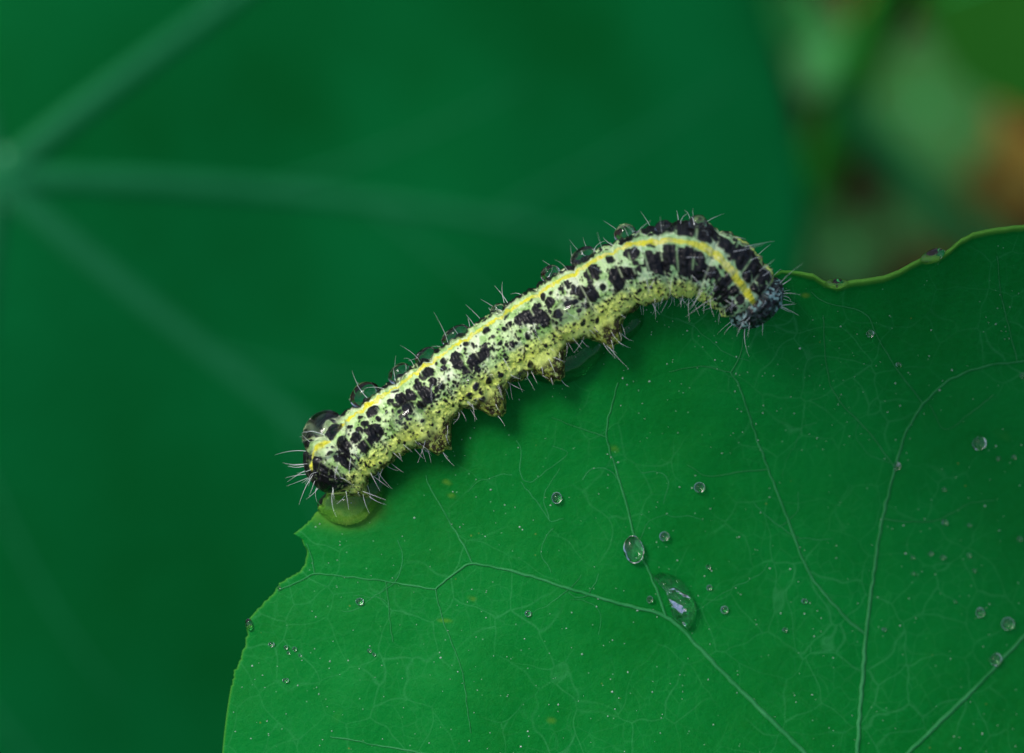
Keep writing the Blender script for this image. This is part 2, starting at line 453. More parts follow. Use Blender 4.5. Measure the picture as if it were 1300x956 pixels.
# the faintest veins and silk lines, too thin to pick apart
PV, PF, off = [], [], 0
def thread(pts, w):
    global off
    V, F = vein_mesh(pts, w, w * 0.6, leaf_pt, 0.0008, 3.0, 4.0, True)
    PV.append(V); PF.append(F + off); off += len(V)
def inside(x, y, m=12):
    a = math.atan2(-(y - HUB[1]), x - HUB[0]); r = math.hypot(x - HUB[0], y - HUB[1])
    return a > R(5) and r < float(np.interp(a, ang_e, rad_e)) - m and y < 985 and x < 1330
for k in range(14):
    for _ in range(50):
        x = random.gauss(700, 220) if k % 3 else random.uniform(320, 1290); y = random.gauss(680, 110) if k % 3 else random.uniform(420, 940)
        if inside(x, y, 30): break
    a = random.uniform(0, 6.28); curl = random.gauss(0, 0.28); pts = [(x, y)]
    for _ in range(random.randint(4, 9)):
        a += curl + random.gauss(0, 0.25); st = random.uniform(10, 19)
        x += math.cos(a) * st; y += math.sin(a) * st
        if not inside(x, y): break
        pts.append((x, y))
    if len(pts) > 2: thread(pts, random.choice((0.6, 0.7, 0.8, 1.1)))
for pts in ([(655, 560), (662, 575), (660, 600), (672, 612), (705, 590), (720, 575), (700, 566)], [(662, 612), (684, 640), (697, 660), (715, 658)],
            [(697, 660), (690, 630), (704, 606), (712, 595)], [(815, 600), (838, 600), (848, 612), (842, 640)], [(740, 610), (752, 595), (778, 600), (790, 622)]):
    thread(pts, 1.3)
fine = mk('fine_veins', np.concatenate(PV), np.concatenate(PF), M['fine_vein'], front); fine['kind'] = 'stuff'
hubP = leaf_pt(HUB[0], HUB[1])
st = catmull([hubP + [0, 0, -0.03], hubP + [0.3, -0.3, -3], hubP + [0.8, 1.0, -10], hubP + [0.2, 4, -22], hubP + [0, 7, -36]], 0.4)
V, F = tube(st, np.linspace(0.14, 0.2, len(st)), 10); mk('stalk', V, F, M['stem2'], front)

# ------------------------------------------------------------------ large leaf behind
def round_leaf(hub_px, w, rad_px, slope, label, m, mv, veins, name='nasturtium_leaf', group=None, cup=0.05, lobes=0.03, seed=1, stalk_to=None, vw=14, vein_rel=0.92, bowl=0.0, branches=False):
    """a round leaf seen at hub_px with radius rad_px at height w; slope = (dw/du, dw/dv)"""
    k0 = (D - w) / D; hu = uv_at(hub_px[0], hub_px[1], w); r0 = rad_px / 200 * k0
    t = thing(name, hu, label, 'leaf', group)
    def surf(du, dv):
        rr = np.hypot(du, dv) / r0
        return w + slope[0] * du + slope[1] * dv + bowl * rr ** 2 * r0 + cup * r0 * (fbm(du / r0 * 1.6 + seed, dv / r0 * 1.6, seed, 2) - 0.5) * np.clip(rr * 2, 0, 1)
    na, nr = 180, 50
    a = np.linspace(0, 2 * np.pi, na, endpoint=False); tt = np.linspace(0.01, 1, nr)
    edge = r0 * (1 + lobes * (0.5 * np.sin(a * 5 + seed) + 0.5 * np.sin(a * 9 + seed * 2) + (vnoise(np.cos(a) * 4 + 9, np.sin(a) * 4 + 9, seed) - 0.5)))
    du = np.cos(a)[None] * edge[None] * tt[:, None]; dv = np.sin(a)[None] * edge[None] * tt[:, None]
    top = np.stack([hu[0] + du, hu[1] + dv, surf(du, dv)], -1); bot = top.copy(); bot[..., 2] -= 0.05
    Pb = np.concatenate([top.reshape(-1, 3), bot.reshape(-1, 3)]); F1 = grid_faces(nr, na, True); N = nr * na
    jj = np.arange(na); a0 = (nr - 1) * na + jj; a1 = (nr - 1) * na + (jj + 1) % na
    F = np.concatenate([F1, F1[:, ::-1] + N, np.stack([a0, a0 + N, a1 + N, a1], -1)])
    mk('blade', Pb, F, m, t)
    for (ang, bend) in veins:
        s = np.linspace(0.0, vein_rel, 40)
        aa = R(ang) + R(bend) * s
        # main line of the vein from the hub
        cu = np.cos(aa) * s * r0; cv = np.sin(aa) * s * r0
        T = np.stack([np.gradient(cu), np.gradient(cv)], -1); T /= np.linalg.norm(T, axis=1)[:, None]
        Nn = np.stack([-T[:, 1], T[:, 0]], -1); wd = np.linspace(vw, vw * 0.22, 40) / 200 * k0 * 0.5
        o5 = np.array([-1, -0.6, 0, 0.6, 1.0]); h5 = np.array([-0.3, 0.35, 0.6, 0.35, -0.3])
        qu = cu[:, None] + Nn[:, 0:1] * wd[:, None] * o5; qv = cv[:, None] + Nn[:, 1:2] * wd[:, None] * o5
        V = np.stack([hu[0] + qu, hu[1] + qv, surf(qu, qv) + wd[:, None] * h5 + 0.005], -1).reshape(-1, 3)
        mk('vein', V, grid_faces(40, 5), mv, t)
    for (ang, bend) in (veins if branches else []):
        for s0_, sd in ((0.30, 1), (0.42, -1), (0.58, 1), (0.68, -1)):
            s_ = np.linspace(s0_, min(s0_ + 0.34, 0.95), 24); f = (s_ - s0_) / 0.34
            aa = R(ang) + R(bend) * s_ + R(sd * 17) * f ** 0.8
            cu = np.cos(aa) * s_ * r0; cv = np.sin(aa) * s_ * r0
            T = np.stack([np.gradient(cu), np.gradient(cv)], -1); T /= np.linalg.norm(T, axis=1)[:, None]
            wd = np.linspace(vw * 0.24, vw * 0.08, 24) / 200 * k0 * 0.5; o5 = np.array([-1, -0.6, 0, 0.6, 1.0]); h5 = np.array([-0.3, 0.35, 0.6, 0.35, -0.3])
            qu = cu[:, None] - T[:, 1:2] * wd[:, None] * o5; qv = cv[:, None] + T[:, 0:1] * wd[:, None] * o5
            mk('vein', np.stack([hu[0] + qu, hu[1] + qv, surf(qu, qv) + wd[:, None] * h5 + 0.004], -1).reshape(-1, 3), grid_faces(24, 5), mv, t)
    if veins:
        aa = np.linspace(0, 2 * np.pi, 24, endpoint=False); hr = vw * 1.0 / 200 * k0
        rings = [(1.0, 0.0), (0.75, 0.04), (0.4, 0.06), (0.05, 0.065)]
        V = np.concatenate([np.stack([hu[0] + np.cos(aa) * hr * r_, hu[1] + np.sin(aa) * hr * r_, surf(np.cos(aa) * hr * r_, np.sin(aa) * hr * r_) + h_], -1) for r_, h_ in rings])
        mk('hub', V, grid_faces(4, 24, True), M['hub'], t)
    if stalk_to is not None:
        e = uv_at(stalk_to[0], stalk_to[1], stalk_to[2]); st = catmull([hu + [0, 0, -0.06], hu * 0.75 + e * 0.25 + [0.3, 0.2, 0], hu * 0.35 + e * 0.65, e], 0.5)
        V, F = tube(st, np.linspace(0.15, 0.22, len(st)), 10); mk('stalk', V, F, M['stem2'], t)
    return t

round_leaf((-6, 226), -7.2, 1085, (-0.36, -0.04), 'large dark green round leaf behind and below, pale veins spreading from its hub', M['back'], M['back_vein'],
           [(2, -9), (43, -4), (-42, 4), (-97, 2), (103, 0), (135, 0), (180, 0), (-135, 0)], seed=4, stalk_to=(100, 400, -34), vw=38, cup=0.16, lobes=0.02, bowl=-0.22, branches=True)

# ------------------------------------------------------------------ far plants, out of focus
round_leaf((1420, -90), -13, 262, (0.15, -0.1), 'plain dark green leaf overhanging the pale leaf and the withered one', M['dark'], M['stem2'], [(200, 0), (140, 0), (260, 0), (20, 0), (80, 0), (320, 0)], seed=8, stalk_to=(1500, 0, -44), vw=12)
round_leaf((1174, 138), -22, 92, (0.2, 0.25), 'dull grey green leaf low down between two crossing stems', M['pale'], M['stem2'], [(30, 0), (100, 0), (170, 0), (240, 0), (310, 0)], seed=12, stalk_to=(1150, 120, -40), vw=8, lobes=0.10)
round_leaf((1048, 84), -19, 38, (0.1, -0.3), 'small pale mint leaf low down beside the dark stem', M['mint'], M['stem2'], [(60, 0), (180, 0), (300, 0)], seed=14, stalk_to=(1040, 40, -42), vw=5, lobes=0.12)
round_leaf((1268, 216), -24, 70, (0.1, 0.1), 'withered orange leaf lying low under the dark green leaf', M['orange'], M['brown'], [(60, 0), (150, 0), (240, 0), (330, 0)], seed=19, stalk_to=(1300, 200, -40), vw=5, lobes=0.14)
round_leaf((1195, 322), -27, 42, (0.1, 0.2), 'dead brown leaf low down behind the pale leaf margin', M['brown'], M['orange'], [(90, 0), (210, 0), (330, 0)], seed=22, stalk_to=(1180, 300, -40), vw=4, lobes=0.15)
round_leaf((1112, 8), -27, 36, (0.0, 0.2), 'dead tan leaf on the soil beside the mint leaf', M['brown'], M['orange'], [(0, 0), (120, 0), (240, 0)], seed=25, stalk_to=(1120, -30, -44), vw=4, lobes=0.15)
round_leaf((985, 262), -17, 36, (0.1, 0.2), 'small olive green leaf beside the margin of the large dark leaf', M['pale'], M['stem2'], [(20, 0), (140, 0), (260, 0)], seed=27, stalk_to=(1030, 300, -40), vw=5, lobes=0.12)

over = thing('nasturtium_leaf', np.array([0.25, 4.45, 7.2]), 'added round leaf out of view, casting shade on the far half of the front leaf', 'leaf')  # unseen leaf added above the frame to cast soft shade on the front leaf
aa = np.linspace(0, 2 * np.pi, 96, endpoint=False); tt = np.linspace(0.02, 1, 24)
ax1 = np.array([0.77, 0.63, 0.0]); ax2 = np.array([-0.35, 0.42, -0.55]); ax2 /= np.linalg.norm(ax2)
rim_ = (1 + 0.05 * np.sin(5 * aa) + 0.03 * np.sin(9 * aa + 1))[None] * tt[:, None]
OP = np.array([0.25, 4.45, 7.2]) + (np.cos(aa)[None] * rim_ * 2.5)[..., None] * ax1 + (np.sin(aa)[None] * rim_ * 2.3)[..., None] * ax2
OB = OP - np.array([0, 0, 0.05]); Nn_ = OP.shape[0] * OP.shape[1]; Fo = grid_faces(24, 96, True)
jj_ = np.arange(96); e0_ = 23 * 96 + jj_; e1_ = 23 * 96 + (jj_ + 1) % 96
mk('blade', np.concatenate([OP.reshape(-1, 3), OB.reshape(-1, 3)]), np.concatenate([Fo, Fo[:, ::-1] + Nn_, np.stack([e0_, e0_ + Nn_, e1_ + Nn_, e1_], -1)]), M['back'], over)
st = catmull([OP.reshape(-1, 3)[0] + [0, 0, -0.05], np.array([1.2, 8.2, 4.0]), np.array([1.0, 10.0, -6]), np.array([0.5, 11, -22])], 0.4)
V, F = tube(st, np.linspace(0.12, 0.2, len(st)), 10); mk('stalk', V, F, M['stem2'], over)

round_leaf((1072, 318), -22, 52, (0.2, 0.2), 'dull green leaf low down under the dip of the pale margin', M['pale'], M['stem2'], [(20, 0), (140, 0), (260, 0)], seed=31, stalk_to=(1060, 330, -40), vw=5, lobes=0.12)
round_leaf((1165, 268), -26, 46, (0.1, 0.2), 'dull green leaf low down beside the dead brown leaf', M['pale'], M['stem2'], [(50, 0), (170, 0), (290, 0)], seed=33, stalk_to=(1170, 290, -40), vw=5, lobes=0.14)
round_leaf((1022, 20), -24, 40, (0.1, 0.2), 'dull green leaf low down above the small mint leaf', M['pale'], M['stem2'], [(50, 0), (170, 0), (290, 0)], seed=36, stalk_to=(1010, 0, -42), vw=5, lobes=0.14)

def stem(pts, r0, r1, m, label):
    P = catmull([uv_at(*p) for p in pts], 0.3)
    V, F = tube(P, np.linspace(r0, r1, len(P)), 12)
    o = mk('stem', V, F, m); tag(o, label, 'stem', 'blurred stems low in the bed'); return o
stem([(1150, -60, -15), (1120, 10, -16.5), (1085, 95, -18), (1050, 190, -21), (1030, 270, -26), (1010, 330, -38)], 0.26, 0.3, M['stem'], 'thick dark green stem rising steeply past the small mint leaf')
stem([(1065, 120, -17), (1105, 175, -18), (1160, 225, -19.5), (1230, 290, -22), (1290, 350, -27), (1330, 400, -40)], 0.22, 0.28, M['stem2'], 'light green stem slanting across under the grey green leaf')
stem([(985, -30, -20), (1000, 15, -20.5), (1028, 62, -21), (1050, 90, -22), (1080, 150, -30), (1090, 200, -42)], 0.22, 0.26, M['stem2'], 'short light green stem running down to the small mint leaf')

# ------------------------------------------------------------------ caterpillar
cat = thing('caterpillar', leaf_pt(600, 480), 'yellow green caterpillar with black blotches and white bristles, hunched along the leaf margin', 'caterpillar')
Pc = []
for (x, y, r, pd, h) in SPINE:
    k = int(np.argmin(np.hypot(SPINE[:, 0] - x, SPINE[:, 1] - y)))
    bx, by = (x + nrm[k][0] * 30, y + nrm[k][1] * 30) if 380 < x < 960 else (x, y)
    w = float(leaf_w(bx, by)) + h
    Pc.append([*uv_at(x, y, w), r / 200, pd])
Pc = np.array(Pc)
for _ in range(1):                                   # ease the heights
    Pc[1:-1, 2] = (Pc[:-2, 2] + 2 * Pc[1:-1, 2] + Pc[2:, 2]) / 4
raw = catmull(Pc, 0.01)
ds = np.r_[0, np.cumsum(np.linalg.norm(np.diff(raw[:, :3], axis=0), axis=1))]
LEN = ds[-1]
NS, NT_ = 1260, 400
S = np.linspace(0, LEN, NS)
C = np.stack([np.interp(S, ds, raw[:, i]) for i in range(3)], -1)
RAD = np.interp(S, ds, raw[:, 3]); PHD = np.radians(np.interp(S, ds, raw[:, 4]))
def smooth1(a, n):
    k = np.hanning(2 * n + 1); k /= k.sum()
    return np.convolve(np.pad(a, n, mode='edge'), k, 'valid')
C = np.stack([smooth1(np.r_[2 * C[0, i] - C[1:31, i][::-1], C[:, i], 2 * C[-1, i] - C[-31:-1, i][::-1]], 20)[30:-30] for i in range(3)], -1)
RAD = smooth1(RAD, 25); PHD = smooth1(PHD, 40)
T = np.gradient(C, axis=0); T /= np.linalg.norm(T, axis=1)[:, None]
Z = np.array([0, 0, 1.0]); N0 = Z - T * (T @ Z)[:, None]; N0 /= np.linalg.norm(N0, axis=1)[:, None]
S0 = np.cross(N0, T)
SPX = S * 200; LPX = LEN * 200                       # arc length in picture px
TH = np.linspace(-np.pi, np.pi, NT_, endpoint=False)  # 0 = middle of the back, negative = flank seen
THD = np.degrees(TH)

# ---- shape
SEG = LPX / 13.0
ph = SPX / SEG
crease = np.exp(-((ph - np.round(ph)) * SEG / 3.2) ** 2)
prof = 1.0 + 0.018 * np.abs(np.sin(np.pi * ph)) - 0.075 * crease + 0.016 * np.cos(2 * np.pi * 6 * ph)
e0 = 34.0
endt = np.sqrt(np.clip(1 - np.clip(1 - (SPX + 0.3) / e0, 0, 1) ** 2, 0, 1)); endh = np.sqrt(np.clip(1 - np.clip(1 - (LPX - SPX + 0.3) / 24.0, 0, 1) ** 2, 0, 1))
neck = 1 - 0.13 * np.exp(-((LPX - SPX - 34) / 3.5) ** 2)
rs = RAD * prof * neck
def s_of(x, y):
    """arc position (px) and angle from the back (deg) of the body point seen at picture x, y"""
    Q = np.array([(x - 650) / 200, (478 - y) / 200])
    k = (D - C[:, 2]) / D
    d = (C[:, :2] / k[:, None]) - Q
    i = int(np.argmin((d ** 2).sum(1)))
    nn = S0[i, :2] / np.linalg.norm(S0[i, :2]); offs = float((-d[i]) @ nn) / RAD[i]
    phi = math.asin(max(-0.985, min(0.985, offs)))
    return SPX[i], math.degrees(phi - PHD[i])
Rg = np.repeat(rs[:, None], NT_, 1)
lat = np.exp(-((np.abs(THD) - 112) / 14) ** 2)        # fold of skin above the feet
Rg = Rg * (1 + 0.05 * lat[None] * (0.4 + 0.6 * np.abs(np.sin(np.pi * ph)))[:, None])
lump = fbm(SPX[:, None] / 6 + 0 * TH[None], TH[None] * 6.5 + 60 + 0 * SPX[:, None], 41, 2) - 0.5
lowm = sstep(104, 122, np.abs(THD))[None]
Rg = Rg + lump * (0.020 + 0.004 * lowm)
for (x, y) in ((550, 548), (622, 503), (698, 464), (772, 420)):
    s0, _ = s_of(x, y)
    for sg in (-1, 1):
        L = np.exp(-np.abs((SPX - s0) / 20.0) ** 2.6)[:, None] * np.exp(-np.abs((THD - sg * 137) / 24.0) ** 2.4)[None]
        Rg = Rg + 0.150 * L * (1 + 0.15 * lump)
for d_ in (58, 82, 106):                              # the six true legs behind the head
    for sg in (-1, 1):
        L = np.exp(-np.abs((LPX - SPX - d_) / 6.0) ** 2)[:, None] * np.exp(-np.abs((THD - sg * 150) / 11.0) ** 2)[None]
        Rg = Rg + 0.09 * L
for sg in (-1, 1):                                    # claspers at the tail
    L = np.exp(-np.abs((SPX - 22) / 13.0) ** 2)[:, None] * np.exp(-np.abs((THD - sg * 140) / 20.0) ** 2)[None]
    Rg = Rg + 0.08 * L

# ---- colour pattern on a (S, theta) grid
SG = SPX[:, None] + 0 * TH[None]; TG = THD[None] + 0 * SPX[:, None]
ARC = np.radians(TG) * rs[:, None] * 200              # px around the body from the back
wrap = np.cos(np.radians(TG)) * 6 + 31; wrap2 = np.sin(np.radians(TG)) * 6 + 57
def body_noise(k, seed, o=3): return fbm(SG / k + wrap * 0, np.where(True, np.radians(TG) * 42 / k + 100, 0), seed, o)
n1 = body_noise(16, 51); n2 = body_noise(5, 52); n3 = body_noise(9, 53)
aT = np.abs(TG)
cut0 = np.exp(-((np.mod(ph * 2 + 0.5, 1) - 0.5) * SEG / 2 / 1.8) ** 2)
mint = lin(208, 236, 168); greeny = lin(134, 186, 88); yel = lin(232, 228, 50); pyel = lin(228, 246, 128); olive = lin(136, 148, 58); brown = lin(62, 48, 22); white = lin(242, 250, 218); ink = np.array([0.0035, 0.0035, 0.0045])
def mixc(c, d, f): return c * (1 - f[..., None]) + d * f[..., None]
cc = np.empty((NS, NT_, 3)); cc[:] = mint
cc = mixc(cc, white, sstep(0.48, 0.7, n1) * 0.75)
cc = mixc(cc, greeny, sstep(0.55, 0.3, n3) * 0.75)
cc = mixc(cc, greeny, sstep(40, 85, aT) * 0.55)
cc = mixc(cc, pyel, sstep(66, 82, aT + (n1 - 0.5) * 22 + 14 * sstep(LPX - 200, LPX - 60, SG)))
headness = sstep(LPX - 270, LPX - 150, SG)
cc = mixc(cc, lin(160, 208, 150), headness * 0.6 * sstep(75, 50, aT))
cc = mixc(cc, olive, sstep(106, 117, aT + (n3 - 0.5) * 16))
bel = sstep(105, 116, aT)
cc = mixc(cc, lin(224, 236, 196), (crease * 0.55)[:, None] * sstep(100, 80, aT))
fold = np.exp(-((np.mod(ph * 6 + 0.5, 1) - 0.5) / 0.12) ** 2)
cc = mixc(cc, cc * 1.12, (fold * 0.6)[:, None] * sstep(100, 85, aT))
dw = 4.6 + 2.0 * sstep(LPX - 150, LPX - 80, SG) + (n2 - 0.5) * 7 + (n1 - 0.5) * 5 - 1.5 * cut0[:, None]
cc = mixc(cc, mixc(np.zeros_like(cc) + yel, lin(240, 238, 160), 0.6 * sstep(0.56, 0.68, body_noise(6, 61))), sstep(dw + 1.6, dw - 1.6, aT) * (0.8 + 0.2 * sstep(0.35, 0.6, n3)))
cc = mixc(cc, lin(230, 238, 84), np.exp(-((aT - 92) / 9) ** 2) * sstep(0.35, 0.7, n1) * 0.55)

ZO = {1: (370, 470, 4.552), 2: (540, 360, 5.033), 3: (680, 270, 4.345), 4: (840, 250, 5.033)}
SPOTS = {
 1: [(295,430,45),(222,475,17),(265,515,18),(325,480,20),(320,530,45),(185,580,26),(190,635,28),(255,630,18),(150,530,30),(180,680,50),(215,720,40),(240,360,34),(385,385,30),(405,340,20),(440,430,38),(495,350,45),(470,350,25),(435,305,20),(480,235,35),(410,270,14),(515,275,15),(585,178,20),(650,160,35),(700,130,25),(715,145,22),(690,215,32),(790,135,45),(765,195,25),(745,90,25),(740,60,14),(790,15,40),(835,60,22),(880,88,18),(605,235,14),(650,268,10),(565,235,10),(680,310,12),(755,285,9),(540,530,12),(630,400,12),(555,430,8),(385,570,12),(400,535,9),(450,550,12),(610,115,18),(440,190,16),(350,330,14)],
 2: [(215,490,48),(130,495,22),(130,540,20),(280,545,30),(330,480,45),(345,540,22),(390,445,36),(400,300,26),(270,385,18),(35,560,30),(35,705,40),(65,620,22),(118,650,18),(545,255,20),(520,195,32),(490,380,14),(665,320,16),(445,340,12),(630,225,45),(680,210,40),(760,215,50),(720,170,28),(810,115,32),(765,80,22),(820,58,16),(875,185,28),(810,175,14),(690,108,14),(720,138,12),(775,385,14),(835,325,10),(670,500,18),(525,475,10),(415,610,22),(325,640,15),(285,685,14),(185,770,12),(140,738,11),(95,805,11),(485,575,20),(345,700,18)],
 3: [(155,420,14),(180,390,18),(230,490,14),(248,533,12),(260,592,12),(320,440,42),(270,430,30),(235,430,22),(298,505,16),(330,325,42),(325,375,14),(365,355,14),(395,400,18),(430,255,24),(475,340,45),(540,330,38),(485,385,28),(550,220,40),(575,275,16),(595,305,14),(690,280,55),(650,240,25),(700,235,20),(750,200,28),(645,180,12),(650,130,12),(720,95,36),(785,100,30),(840,310,50),(800,270,25),(830,230,25),(755,155,12),(620,375,9),(680,365,9),(590,420,10),(510,460,10),(460,435,8),(425,470,9),(380,530,9),(535,525,12),(575,465,12),(350,580,14),(655,405,12),(785,365,10)],
 4: [(250,200,50),(260,270,35),(330,245,35),(350,275,30),(65,330,35),(70,285,14),(20,450,45),(150,395,50),(150,460,50),(210,500,45),(255,460,30),(320,500,35),(350,560,50),(370,600,40),(400,500,30),(430,590,35),(500,390,50),(540,380,40),(465,350,28),(460,440,22),(590,480,45),(640,500,35),(600,520,28),(680,610,50),(650,600,25),(560,690,45),(540,720,40),(600,700,35),(730,715,45),(770,690,25),(470,640,28),(190,350,25),(270,360,9),(300,390,9),(345,450,12),(400,400,12),(510,503,12),(475,545,11),(523,590,9),(600,580,9),(575,600,8),(555,560,8),(310,455,10),(395,305,22),(375,325,18),(100,215,35),(30,205,35),(170,255,14)],
}
spots = []
for z, lst in SPOTS.items():
    ox, oy, sc_ = ZO[z]
    for (zx, zy, zr) in lst:
        s0, t0 = s_of(ox + zx / sc_, oy + zy / sc_)
        rr = zr / sc_ * 1.12
        spots.append((s0, t0, rr))
        if abs(t0) > 14: spots.append((s0 + random.uniform(-2, 2), -t0, rr))
big = list(spots)
for k in range(120):
    s0 = random.uniform(20, LPX - 40); t0 = random.choice((-1, 1)) * random.triangular(14, 84, 45)
    spots.append((s0, t0, random.uniform(2.2, 4.2)))
for k in range(4200):
    s0 = random.uniform(6, LPX - 4); t0 = random.choice((-1, 1)) * random.triangular(5, 118, 60)
    rr = random.choice((0.75, 0.8, 0.9, 1.0, 1.1, 1.3, 1.6, 2.1))
    spots.append((s0, t0, rr))
ink_m = np.zeros((NS, NT_))
wob = (body_noise(4.0, 71, 2) - 0.5)
dsx = SPX[1] - SPX[0]
for qi, (s0, t0, rr) in enumerate(spots):
    if qi >= len(big) and abs(t0) < 7: continue
    i0 = max(0, int((s0 - rr * 2 - 3) / dsx)); i1 = min(NS, int((s0 + rr * 2 + 3) / dsx) + 2)
    rad = rs[min(NS - 1, int(s0 / dsx))] * 200
    dt = math.degrees((rr * 2 + 3) / max(rad, 8))
    j0 = int((t0 - dt + 180) / 360 * NT_); j1 = int((t0 + dt + 180) / 360 * NT_) + 2
    jj = np.arange(j0, j1) % NT_
    ds_ = (SPX[i0:i1] - s0)[:, None]
    da = np.radians((THD[jj] - t0 + 180) % 360 - 180)[None] * rad
    h = hash2(np.array([qi]), np.array([3]), 5)[0]
    el = 0.82 + 0.36 * h
    d = np.hypot(ds_ * el, da / el) + wob[i0:i1][:, jj] * min(rr, 8) * 0.55
    m = sstep(rr + 0.55, rr - 0.55, d)
    sub = ink_m[i0:i1][:, jj]
    ink_m[np.ix_(np.arange(i0, i1), jj)] = np.maximum(sub, m)
far = sstep(11, 17, TG) * sstep(75, 55, TG) * sstep(0.47, 0.53, body_noise(13, 91, 3)) * sstep(40, 80, SG)
ink_m = np.maximum(ink_m, far)
cut = np.exp(-((np.mod(ph * 3 + 0.5 , 1) - 0.5) * SEG / 3 / 1.1) ** 2)
cutm = cut[:, None] * sstep(0.42, 0.58, body_noise(11, 77, 2))
ink_m = ink_m * (1 - 0.6 * cutm * sstep(110, 95, aT))
Rg = Rg - 0.006 * cut[:, None]
# the head capsule and the plate at the tail: black, freckled with pale dots
headm = sstep(LPX - 36, LPX - 32, SG)
fre = body_noise(2.6, 83, 2)
cap = mixc(np.zeros((NS, NT_, 3)) + ink, lin(140, 180, 172), sstep(0.50, 0.57, fre))
hb = sstep(0.48, 0.56, body_noise(12, 84, 2))
cap = mixc(cap, ink, hb * 0.9)
tailm = sstep(44, 22, SG + (n1 - 0.5) * 20) * sstep(105, 85, aT)
tcap = mixc(np.zeros((NS, NT_, 3)) + ink, lin(120, 140, 90), sstep(0.60, 0.68, fre) * 0.5)
dors = sstep(dw + 1.6, dw - 1.6, aT)
cc = mixc(cc, tcap, tailm * (1 - 0.9 * dors * sstep(14, 20, SG)))
dorsal_keep = sstep(9, 5, aT) * sstep(LPX - 24, LPX - 30, SG)
cc = mixc(cc, ink + 0 * cc, ink_m * (1 - 0.80 * dorsal_keep * sstep(60, 90, SG)) * (1 - 0.25 * bel))
cc = mixc(cc, cap, headm)
Rg = Rg + 0.0075 * ink_m * (0.5 + 1.0 * n2)
Rg = Rg * (endt * endh)[:, None]
PHI = TH[None] + PHD[:, None]
BP = C[:, None] + Rg[..., None] * (np.cos(PHI)[..., None] * N0[:, None] + np.sin(PHI)[..., None] * S0[:, None])
body = mk('body', BP.reshape(-1, 3), grid_faces(NS, NT_, True), M['body'], cat, color=cc.reshape(-1, 3), extra={'belly': bel.ravel()})

def body_pt(s, t, up=0.0):
    """surface point, outward normal and along direction at arc s px, angle t deg from the back"""
    i = int(np.clip(round(s / dsx), 1, NS - 2)); j = int(round((t + 180) / 360 * NT_)) % NT_
    p = BP[i, j]; phi = math.radians(t) + PHD[i]
    nn = math.cos(phi) * N0[i] + math.sin(phi) * S0[i]
    if s < e0: nn = nn * (s / e0 + 0.15) - T[i] * (1 - s / e0)
    if LPX - s < 24: nn = nn * ((LPX - s) / 24 + 0.15) + T[i] * (1 - (LPX - s) / 24)
    nn = nn / np.linalg.norm(nn)
    return p + nn * up, nn, T[i]

# ---- bristles
HV, HF, hoff = [], [], 0
def bristle(s, t, ln, r0=0.0017, lean=0.35):
    global hoff
    p, nn, tt = body_pt(s, t)
    d = nn + np.random.default_rng(int(s * 131 + t * 7 + 9999)).normal(0, lean, 3); d /= np.linalg.norm(d)
    bend = np.array([random.gauss(0, 0.30), -0.12 + random.gauss(0, 0.25), random.gauss(0, 0.25)])
    q = np.linspace(0, 1, 7)[:, None]
    P = p - nn * 0.008 + (d * q + bend * q ** 2 * 0.85) * ln
    V, F = tube(P, np.linspace(r0, r0 * 0.15, 7), 5)
    HV.append(V); HF.append(F + hoff); hoff += len(V)
for k in range(int(LPX / 5)):
    s = k * 5 + random.uniform(-2, 2); hd = 1.0 if s > LPX - 200 or s < 60 else 0.0
    for t in (random.uniform(14, 75), random.uniform(-70, -15)):
        if random.random() < 0.42 + 0.30 * hd: bristle(s, t, random.uniform(0.09, 0.20))
    for sg in (-1, 1):
        for _ in range(2 if sg < 0 else 1):
            if random.random() < 0.5 * (0.35 if s < 42 else 1): bristle(s + random.uniform(-3, 3), sg * random.uniform(100, 142), random.triangular(0.05, 0.14, 0.08), 0.0015, 0.30)
for k in range(18):
    bristle(LPX - random.uniform(1, 34), random.uniform(-150, 150), random.uniform(0.07, 0.13), 0.0017, 0.30)
for k in range(17):
    bristle(random.uniform(2, 34), random.uniform(-120, 140), random.uniform(0.07, 0.15), 0.0017, 0.30)
hair = mk('bristles', np.concatenate(HV), np.concatenate(HF), M['hair'], cat); hair['kind'] = 'stuff'

# ------------------------------------------------------------------ water drops
def lump_sphere(name, seed, amp, flat=0.0):
    nu, nv = 48, 28
    a = np.linspace(0, 2 * np.pi, nu, endpoint=False); b = np.linspace(0.03, np.pi - 0.03, nv)
    Bq, Aq = np.meshgrid(b, a, indexing='ij')
    x = np.sin(Bq) * np.cos(Aq); y = np.sin(Bq) * np.sin(Aq); z = np.cos(Bq)
    rr = 1 + amp * (fbm(x * 1.3 + 5 + seed, y * 1.3 + z + 5, seed, 2) - 0.5) * 2
    V = np.stack([x * rr, y * rr, z * rr * (1 - flat * 0.0)], -1).reshape(-1, 3)
    F = [tuple(f) for f in grid_faces(nv, nu, True)[:, ::-1]] + [tuple(range(nu)), tuple((nv - 1) * nu + k for k in range(nu - 1, -1, -1))]
    me = bpy.data.meshes.new(name); me.from_pydata(V.tolist(), [], F)
    me.polygons.foreach_set('use_smooth', np.ones(len(me.polygons), dtype=bool)); me.materials.append(M['water']); outward(me)
    return me
DROPM = [lump_sphere('water_bead', 1, 0.0), lump_sphere('water_bead', 5, 0.10), lump_sphere('water_bead', 9, 0.16), lump_sphere('water_bead', 13, 0.08)]

